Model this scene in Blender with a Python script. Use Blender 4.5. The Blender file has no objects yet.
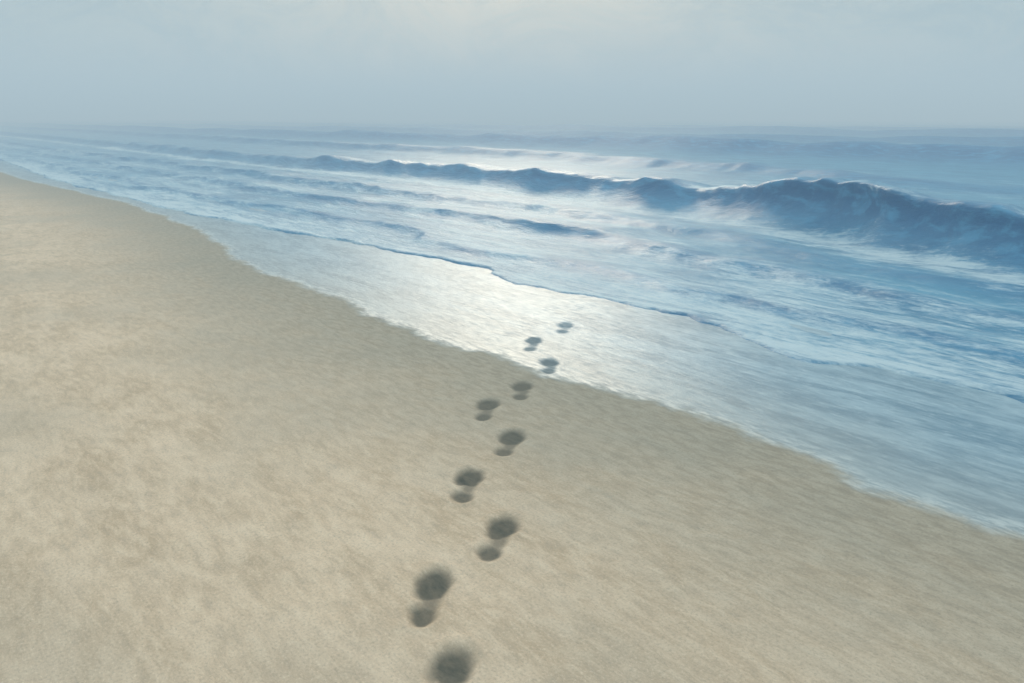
import bpy, math, numpy as np
from mathutils import Vector
S=bpy.context.scene
R=math.radians

# ---------------- helpers ----------------
TAB=np.random.RandomState(11).rand(512,512)
def vnoise(x,y):
    xi=np.floor(x).astype(int); yi=np.floor(y).astype(int)
    fx=x-xi; fy=y-yi
    fx=fx*fx*(3-2*fx); fy=fy*fy*(3-2*fy)
    a=TAB[xi%512,yi%512]; b=TAB[(xi+1)%512,yi%512]
    c=TAB[xi%512,(yi+1)%512]; d=TAB[(xi+1)%512,(yi+1)%512]
    return (a*(1-fx)+b*fx)*(1-fy)+(c*(1-fx)+d*fx)*fy
def fbm(x,y,o=4):
    r=0;a=.5;t=0
    for i in range(o):
        r=r+a*vnoise(x*2**i+17.3*i,y*2**i+9.1*i); t+=a; a*=.5
    return r/t*2-1
def sst(a,b,x):
    t=np.clip((x-a)/(b-a),0,1); return t*t*(3-2*t)
NX,NY=.777,.63
nl=math.hypot(NX,NY); NX/=nl; NY/=nl
def to_xy(d,s): return NX*d-NY*s, NY*d+NX*s
def lines(segs):
    out=[]
    for a,b,st in segs:
        out+=list(np.arange(a,b,st))
    return out
def geo(start,end,step,g):
    o=[];v=start;st=step
    while abs(v-start)<abs(end-start):
        o.append(v); v+=st*(1 if end>start else -1); st*=g
    o.append(end); return o
def grid_mesh(name,X,Y,Z,attrs,mat):
    nd,ns=X.shape
    me=bpy.data.meshes.new(name)
    co=np.stack([X,Y,Z],-1).reshape(-1,3).astype(np.float32)
    idx=np.arange(nd*ns).reshape(nd,ns)
    q=np.stack([idx[:-1,:-1],idx[1:,:-1],idx[1:,1:],idx[:-1,1:]],-1).reshape(-1,4)
    me.vertices.add(len(co)); me.vertices.foreach_set('co',co.ravel())
    me.loops.add(q.size); me.loops.foreach_set('vertex_index',q.ravel().astype(np.int32))
    me.polygons.add(len(q))
    me.polygons.foreach_set('loop_start',(np.arange(len(q))*4).astype(np.int32))
    me.polygons.foreach_set('use_smooth',np.ones(len(q),dtype=bool))
    me.update(calc_edges=True)
    for k,v in attrs.items():
        if v.ndim==2:
            a=me.attributes.new(k,'FLOAT','POINT'); a.data.foreach_set('value',v.ravel().astype(np.float32))
        else:
            a=me.attributes.new(k,'FLOAT_VECTOR','POINT'); a.data.foreach_set('vector',v.ravel().astype(np.float32))
    ob=bpy.data.objects.new(name,me); S.collection.objects.link(ob)
    me.materials.append(mat)
    return ob
class NT:
    def __init__(s,tree): s.t=tree; s.n=tree.nodes; s.l=tree.links; s.n.clear()
    def node(s,ty,ins=None,**kw):
        n=s.n.new(ty)
        for k,v in kw.items(): setattr(n,k,v)
        if ins:
            for k,v in ins.items():
                if isinstance(v,bpy.types.NodeSocket): s.l.new(v,n.inputs[k])
                else: n.inputs[k].default_value=v
        return n
    def math(s,op,a,b=0.0,c=None,clamp=False):
        ins={0:a,1:b}
        if c is not None: ins[2]=c
        return s.node('ShaderNodeMath',ins,operation=op,use_clamp=clamp).outputs[0]
    def mix(s,f,a,b):
        n=s.n.new('ShaderNodeMix'); n.data_type='RGBA'
        for i,v in ((0,f),(6,a),(7,b)):
            if isinstance(v,bpy.types.NodeSocket): s.l.new(v,n.inputs[i])
            else: n.inputs[i].default_value=v if i==0 else (*v,1)
        return n.outputs[2]
    def attr(s,name,out='Fac'):
        return s.node('ShaderNodeAttribute',attribute_name=name).outputs[out]
    def noise(s,vec,sc,scale,det=4,rough=.55,rot=0,dist=0):
        m=s.node('ShaderNodeMapping',{'Vector':vec,'Scale':sc,'Rotation':(0,0,rot)})
        return s.node('ShaderNodeTexNoise',{'Vector':m.outputs[0],'Scale':scale,'Detail':det,'Roughness':rough,'Distortion':dist}).outputs['Fac']
    def ramp(s,f,a,b,lo=0.0,hi=1.0):
        return s.node('ShaderNodeMapRange',{'Value':f,'From Min':a,'From Max':b,'To Min':lo,'To Max':hi},interpolation_type='SMOOTHSTEP').outputs[0]
def mat(name):
    m=bpy.data.materials.new(name); m.use_nodes=True; return m,NT(m.node_tree)

# ---------------- shoreline curves ----------------
es=np.array([-400,-60,-20,-3,.91,1.2,1.52,1.74,2.22,2.86,3.49,4.06,5.12,6.41,8.82,11.6,16.1,23.8,40,70,400])
ed=np.array([3.4,3.2,3.5,3.3,3.27,3.20,3.17,3.31,3.29,3.33,3.21,3.19,3.06,3.12,3.24,3.72,3.96,3.5,3.3,3.6,3.4])
def edge(s): return np.interp(s,es,ed)+.11*fbm(s*1.3,s*0+3,4)+.06*fbm(s*5,s*0+8,4)
bs=np.array([-400,-20,-2,1.5,2.36,2.7,3.2,4.03,4.9,5.9,6.2,6.7,7.8,9.1,11.6,15,24,40,400])
bd=np.array([5.2,5.0,4.8,4.9,4.86,4.66,4.7,5.0,4.98,4.75,4.88,5.05,4.95,4.77,4.45,4.2,4.0,4.6,4.6])
def bore(s): return np.interp(s,bs,bd)+.12*fbm(s*1.1,s*0+31,4)+.05*fbm(s*6,s*0+5,4)

# ---------------- footprints (ball and heel centres, world metres) ----------------
prints=[((-.176,2.01),(-.215,1.83),1),((-.269,2.447),(-.290,2.267),1),((-.039,2.84),(-.082,2.65),1),
((-.192,3.295),(-.212,3.11),1),((0,3.774),(-.040,3.59),.95),((-.135,4.243),(-.155,4.055),.9),
((.06,4.556),(.048,4.37),.85),((.25,5.045),(.235,4.86),.8),((.159,5.585),(.125,5.36),.70),((.418,6.02),(.38,5.83),.55)]

# ---------------- beach sand / sea bed: one sheet ----------------
D=geo(.85,-900,.03,1.07)[::-1][:-1]+lines([(.85,4.5,.0085)])+geo(4.5,4000,.02,1.045)
V=geo(1.3,-900,.03,1.05)[::-1][:-1]+lines([(1.3,5.0,.0085)])+geo(5.0,4000,.02,1.028)
D=np.array(D);V=np.array(V)
d,s=np.meshgrid(D,V,indexing='ij')
x,y=to_xy(d,s)
e=edge(s)
z=np.where(d<e,(e-d)*.004,0)
z=np.minimum(z,.25)
z=z-np.clip(d-5.5,0,1e9)*.10
z=np.maximum(z,-4)
near=sst(14,3,np.hypot(x,y))
dry=sst(.2,-.9,d-e)
z+=near*(.007*fbm(x*3,y*3,4)+.0032*fbm(x*14,y*14,3))*(.12+.88*dry)
z+=.05*fbm(x*.25,y*.25,3)*sst(0,-3,d-e)*.6
foot=np.zeros_like(z)
for (b,h,k) in prints:
    dx,dy=b[0]-h[0],b[1]-h[1]; L=math.hypot(dx,dy); ux,uy=dx/L,dy/L
    wob=.17*fbm(x*26+b[0]*9,y*26,3)
    def ell(cx,cy,rl,rw):
        a=((x-cx)*ux+(y-cy)*uy)/rl; c=((x-cx)*-uy+(y-cy)*ux)/rw
        return np.sqrt(a*a+c*c)+wob
    r1=ell(b[0],b[1],.098,.066); r2=ell(h[0],h[1],.064,.050); r3=ell((b[0]+h[0])/2+uy*.012,(b[1]+h[1])/2-ux*.012,.11,.040)
    f=np.maximum(sst(1.22,.6,r1),.92*sst(1.22,.5,r2)); f=np.maximum(f,.70*sst(1.25,.3,r3))
    wetk=float(np.clip((k-.7)*2.8,.15,.85))
    rim=np.exp(-((np.minimum(np.minimum(r1,r2),r3)-1.35)/.2)**2)
    z+=wetk*(-.019*f+.0045*rim)
    foot=np.maximum(foot,f*(.10+.88*k))
film=d-e
uv=np.stack([d,s,z*0],-1)
m,T=mat('beach_sand')
ds=T.attr('ds','Vector'); fl=T.attr('film'); ft=T.attr('foot')
st1=T.noise(ds,(1,.42,1),4.5,6,.62,rot=R(10),dist=.6)
st2=T.noise(ds,(1,.30,1),26,6,.70,rot=R(-6),dist=.3)
st3=T.noise(ds,(1,.7,1),110,5,.8)
big=T.noise(ds,(1,.8,1),.75,4,.55)
c=T.mix(T.ramp(st1,.3,.7),(.60,.405,.262),(.80,.560,.385))
c=T.mix(T.math('MULTIPLY',T.ramp(st2,.42,.70),.55),c,(.90,.65,.455))
c=T.mix(T.math('MULTIPLY',T.ramp(st2,.50,.28),.40),c,(.43,.32,.235))
c=T.mix(T.math('MULTIPLY',T.ramp(big,.42,.66),.45),c,(.52,.40,.295))
c=T.mix(T.math('MULTIPLY',T.ramp(st3,.49,.66),.50),c,(.38,.28,.205))
c=T.mix(T.math('MULTIPLY',T.ramp(st3,.46,.34),.45),c,(.95,.73,.54))
jit=T.math('MULTIPLY_ADD',st1,1.2,fl)
damp=T.ramp(jit,-1.5,.7)
dc=T.mix(T.ramp(st2,.35,.65),(.285,.24,.182),(.39,.33,.255))
dc=T.mix(T.math('MULTIPLY',T.ramp(st3,.48,.66),.5),dc,(.20,.178,.145))
c=T.mix(T.math('MULTIPLY',damp,.80),c,dc)
ftn=T.math('MULTIPLY',T.math('MULTIPLY_ADD',st2,.7,.52),ft,clamp=True)
c=T.mix(ftn,c,(.066,.068,.054))
fe=T.math('MULTIPLY_ADD',T.noise(ds,(1,.6,1),9,5,.65),.22,fl)
film_m=T.ramp(fe,.04,.20)
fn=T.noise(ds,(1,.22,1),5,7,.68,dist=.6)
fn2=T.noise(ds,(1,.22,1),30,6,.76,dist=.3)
fcol=T.mix(T.ramp(fn,.38,.62),(.12,.225,.295),(.30,.405,.46))  # foamy film; its pale blue also paints sky reflection into the base colour
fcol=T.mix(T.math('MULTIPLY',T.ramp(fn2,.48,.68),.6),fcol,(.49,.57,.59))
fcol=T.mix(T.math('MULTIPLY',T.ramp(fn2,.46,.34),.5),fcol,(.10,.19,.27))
line=T.math('MULTIPLY',T.ramp(fe,.04,.12),T.ramp(fe,.30,.12))
fcol=T.mix(T.math('MULTIPLY',T.math('MULTIPLY',line,T.ramp(fn2,.42,.60)),.9),fcol,(.74,.76,.74))
fcol=T.mix(ftn,fcol,(.09,.13,.15))  # shallow prints in the film: their shade is painted as darker colour
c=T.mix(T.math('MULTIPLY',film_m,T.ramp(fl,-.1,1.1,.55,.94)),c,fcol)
glz=T.math('MULTIPLY',film_m,T.math('SUBTRACT',1.0,T.math('MULTIPLY',ft,.9,clamp=True)))
glz=T.math('MULTIPLY',glz,T.ramp(fn2,.35,.6,.70,1.0))
rough=T.ramp(glz,0,1,.9,.36)
bh=T.math('ADD',T.math('MULTIPLY',st3,.5),st2)
bh=T.math('MULTIPLY',bh,T.math('SUBTRACT',1.0,T.math('MULTIPLY',film_m,.8)))
bh=T.math('ADD',bh,T.math('MULTIPLY',T.math('MULTIPLY',fn2,film_m),.9))
bump=T.node('ShaderNodeBump',{'Height':bh,'Strength':.5,'Distance':.012})
spec=T.ramp(glz,0,1,.08,.9)
p=T.node('ShaderNodeBsdfPrincipled',{'Base Color':c,'Roughness':rough,'Normal':bump.outputs[0],'Specular IOR Level':spec})
T.node('ShaderNodeOutputMaterial',{'Surface':p.outputs[0]})
grid_mesh('beach_sand_ground',x,y,z,{'ds':uv,'film':film,'foot':foot},m)

# ---------------- sea ----------------
D=np.array(lines([(4.0,6.5,.02),(6.5,8,.03),(8,14,.035)])+geo(14,5000,.05,1.022))
V=np.array(geo(0,-1500,.05,1.05)[::-1][:-1]+lines([(0,14,.035)])+geo(14,5000,.04,1.013))
d,s=np.meshgrid(D,V,indexing='ij')
b=bore(s)
q=d-b
lip=sst(-.03,.10,q)
z=-.05+.05*lip+.030*lip*np.exp(-np.clip(q,0,9)/.35)*(.4+1.0*vnoise(s*1.7,s*0+2))
foam=.42*np.exp(-np.clip(q-.12,0,99)/.8)+.06
brk=sst(.25,.7,vnoise(s*1.5,s*0+40))
foam-=.9*np.exp(-(q/.06)**2)*brk
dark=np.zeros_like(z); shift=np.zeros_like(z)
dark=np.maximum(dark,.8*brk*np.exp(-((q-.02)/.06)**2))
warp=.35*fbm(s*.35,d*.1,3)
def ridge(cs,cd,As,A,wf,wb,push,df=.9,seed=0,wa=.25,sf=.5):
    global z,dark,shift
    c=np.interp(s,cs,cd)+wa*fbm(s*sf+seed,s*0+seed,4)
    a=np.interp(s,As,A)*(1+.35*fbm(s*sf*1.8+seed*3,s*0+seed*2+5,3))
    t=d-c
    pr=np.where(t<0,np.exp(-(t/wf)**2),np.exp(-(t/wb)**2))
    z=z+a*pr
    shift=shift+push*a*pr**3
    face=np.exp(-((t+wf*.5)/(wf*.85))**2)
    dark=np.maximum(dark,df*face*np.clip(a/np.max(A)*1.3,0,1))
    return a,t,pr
ridge([-50,2,7.8,14,40],[6.6,6.9,7.6,7.2,6.6],[-50,1,4,6.5,9,11,14,40],[.05,.06,.10,.13,.13,.09,.10,.06],.24,.7,.5,.6,seed=3)
ridge([-50,0,5,10,20,50],[6.0,6.1,6.0,5.9,5.4,5.4],[-50,50],[.055,.055],.15,.5,.4,.55,seed=9,wa=.5)
ridge([-50,2.9,5.4,8.4,20,50],[7.8,7.9,8.6,9.2,8.7,8],[-50,2,5,9,16,50],[.09,.12,.06,.10,.12,.1],.3,.8,.5,.5,seed=14,wa=.6)
cs=[-60,-8,0,2.9,5.4,8.4,11.3,17.8,32,60,200]; cd=[8.5,8.8,9.2,9.5,10.6,11.4,11.9,12.2,11.6,12,12]
a,t,pr=ridge(cs,cd,[-60,0,2.9,4.5,6.0,7.0,7.8,9.5,12,18,26,40,80,200],[.46,.50,.55,.65,.68,.50,.40,.46,.46,.40,.30,.26,.2,.2],.60,1.5,.6,1.0,seed=21,wa=.2)
z+=.045*fbm(s*2.2,d*1.5,3)*np.exp(-((t)/.4)**2)*sst(.2,.5,a)
spray=np.interp(s,[3,6.2,7.2,8.2,9.5,12,16],[.40,.60,1.1,1.0,.40,.35,.1])
foam+=spray*1.0*np.exp(-((t-.03)/.26)**2)*(.5+.9*vnoise(s*1.7,s*0+77))
foam+=.60*np.exp(-((t+1.12)/.38)**2)
foam-=.42*np.exp(-((t+.34)/.42)**2)*(1-spray*.45)
ridge([-60,0,10,30,60,200],[20,19,20,21,20,20],[-60,0,8,14,22,40,200],[.22,.18,.14,.25,.25,.3,.2],.8,2.2,.3,.8,seed=33,wa=1.2,sf=.3)
a3,t3,_=ridge([-200,-8,10,40,80,300],[27,28,31,31,28,30],[-200,-10,0,10,25,50,90,300],[.65,.65,.7,.7,.60,.55,.5,.4],2.0,3.2,.4,1.0,seed=41,wa=1.2,sf=.14)
foam+=.35*np.exp(-((t3-.1)/.5)**2)-.4*np.exp(-((t3+1.2)/1.5)**2)
for i,(dd,am) in enumerate([(46,.5),(66,.6),(95,.4),(140,.3),(210,.3)]):
    w=dd*.07
    ridge([-900,900],[dd,dd],[-900,900],[am,am],w*.9,w*1.6,.3,.85,seed=50+i*7,wa=dd*.08,sf=4.0/dd)
amp=sst(4.6,7.5,d)
z+=amp*(.030*fbm(d*1.6+warp,s*.55,4)+.012*fbm(d*6,s*2.2,3)*sst(60,15,d))
z+=sst(12,40,d)*sst(300,60,d)*.09*fbm(d*.35,s*.12,4)
foam+=.38*fbm(d*.9+warp*2,s*.28,4)
foam=foam+.20*sst(11,6,d)-.12*sst(10,13,d)-.12*sst(14,26,d)
d2=d-shift
x,y=to_xy(d2,s)
uv=np.stack([d2,s,z],-1)
m,T=mat('sea_water')
ds=T.attr('ds','Vector'); fo=T.attr('foam'); dk=T.attr('dark')
n1=T.noise(ds,(1,.30,1),2.2,7,.64,rot=R(7),dist=.7)
n2=T.noise(ds,(1,.20,1),11,6,.72,rot=R(-9),dist=.5)
n3=T.noise(ds,(1,.28,1),38,5,.78)
n4=T.noise(ds,(1,.35,1.0),6,5,.6,rot=R(-35),dist=.3)
f=T.math('ADD',fo,T.math('MULTIPLY_ADD',n1,1.5,-.75))
f=T.math('ADD',f,T.math('MULTIPLY_ADD',n2,1.9,-.95))
f=T.math('ADD',f,T.math('MULTIPLY_ADD',n3,1.3,-.65))
f=T.math('ADD',f,T.math('MULTIPLY',dk,-.12))
fm=T.ramp(f,.06,.85)
wat=T.mix(T.ramp(n1,.3,.7),(.045,.20,.33),(.11,.33,.46))
wat=T.mix(T.math('MULTIPLY',T.ramp(n3,.5,.72),.4),wat,(.27,.48,.58))
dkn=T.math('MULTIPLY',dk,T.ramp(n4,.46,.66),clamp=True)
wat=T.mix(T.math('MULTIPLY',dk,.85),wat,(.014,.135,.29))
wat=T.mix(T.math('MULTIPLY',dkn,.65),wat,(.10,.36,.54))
c=T.mix(fm,wat,(.56,.63,.655))
far=T.node('ShaderNodeSeparateXYZ',{0:ds}).outputs[0]
rough=T.math('ADD',T.ramp(fm,0,1,.33,.50),T.ramp(far,13,30,0,.28))
calm=T.math('SUBTRACT',1.0,T.math('MULTIPLY',dk,.6))
bh=T.math('ADD',T.math('MULTIPLY',n2,1.0),T.math('MULTIPLY',n3,.4))
bh=T.math('ADD',T.math('MULTIPLY',bh,calm),T.math('MULTIPLY',n1,2.0))
bump=T.node('ShaderNodeBump',{'Height':bh,'Strength':.6,'Distance':.045})
p=T.node('ShaderNodeBsdfPrincipled',{'Base Color':c,'Roughness':rough,'Normal':bump.outputs[0],'IOR':1.33,'Specular IOR Level':T.ramp(far,13,30,.65,.2)})
T.node('ShaderNodeOutputMaterial',{'Surface':p.outputs[0]})
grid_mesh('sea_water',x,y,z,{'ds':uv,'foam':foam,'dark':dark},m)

# ---------------- sea mist (real volume, plus an added glow standing in for multiple scattering) ----------------
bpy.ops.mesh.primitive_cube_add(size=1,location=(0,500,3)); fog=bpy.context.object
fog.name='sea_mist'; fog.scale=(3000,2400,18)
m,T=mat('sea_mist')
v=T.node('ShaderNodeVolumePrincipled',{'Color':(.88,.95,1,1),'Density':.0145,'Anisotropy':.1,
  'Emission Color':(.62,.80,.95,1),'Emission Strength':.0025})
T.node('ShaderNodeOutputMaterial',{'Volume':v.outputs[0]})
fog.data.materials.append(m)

# ---------------- world ----------------
W=bpy.data.worlds.new('World'); S.world=W; W.use_nodes=True
T=NT(W.node_tree)
EL=23
sky=T.node('ShaderNodeTexSky',sky_type='NISHITA',sun_disc=False,sun_elevation=R(EL),sun_rotation=0.0,dust_density=2,air_density=1.5)
g=T.node('ShaderNodeTexCoord').outputs['Generated']
nrm=T.node('ShaderNodeVectorMath',{0:g},operation='NORMALIZE').outputs[0]
sd=(0,math.cos(R(15)),math.sin(R(15)))
dot=T.node('ShaderNodeVectorMath',{0:nrm,1:sd},operation='DOT_PRODUCT').outputs['Value']
glow=T.math('POWER',T.math('MAXIMUM',dot,0.0),30)
cl=T.noise(nrm,(1,1,1.8),5.5,12,.80,rot=.3,dist=1.0)
c=T.mix(T.ramp(cl,.40,.60),(.24,.40,.49),(.46,.56,.58))
c=T.mix(T.math('MULTIPLY',glow,T.math('MULTIPLY_ADD',cl,3.4,-.95),clamp=True),c,(.86,.75,.61))
up=T.node('ShaderNodeSeparateXYZ',{0:nrm}).outputs[2]
st=T.ramp(up,.16,.9,.93,2.8)
b1=T.node('ShaderNodeBackground',{'Color':c,'Strength':st})
b2=T.node('ShaderNodeBackground',{'Color':sky.outputs[0],'Strength':.10})
mx=T.node('ShaderNodeMixShader',{0:.12,1:b1.outputs[0],2:b2.outputs[0]})
T.node('ShaderNodeOutputWorld',{'Surface':mx.outputs[0]})
L=bpy.data.lights.new('sun','SUN'); L.energy=1.25; L.angle=R(16); L.color=(1,.84,.62)
lo=bpy.data.objects.new('sun',L); S.collection.objects.link(lo); lo.rotation_euler=(R(-(90-EL)),0,0); lo.location=(0,40,20)

# ---------------- camera ----------------
cam=bpy.data.cameras.new('camera'); co=bpy.data.objects.new('camera',cam); S.collection.objects.link(co)
cam.sensor_width=36; cam.lens=36*803/1024; cam.clip_end=8000; cam.clip_start=.05
co.location=(0,0,1.55); co.rotation_euler=(R(90-15.6),0,0)
S.camera=co
S.view_settings.view_transform='Standard'; S.view_settings.look='None'; S.view_settings.exposure=0
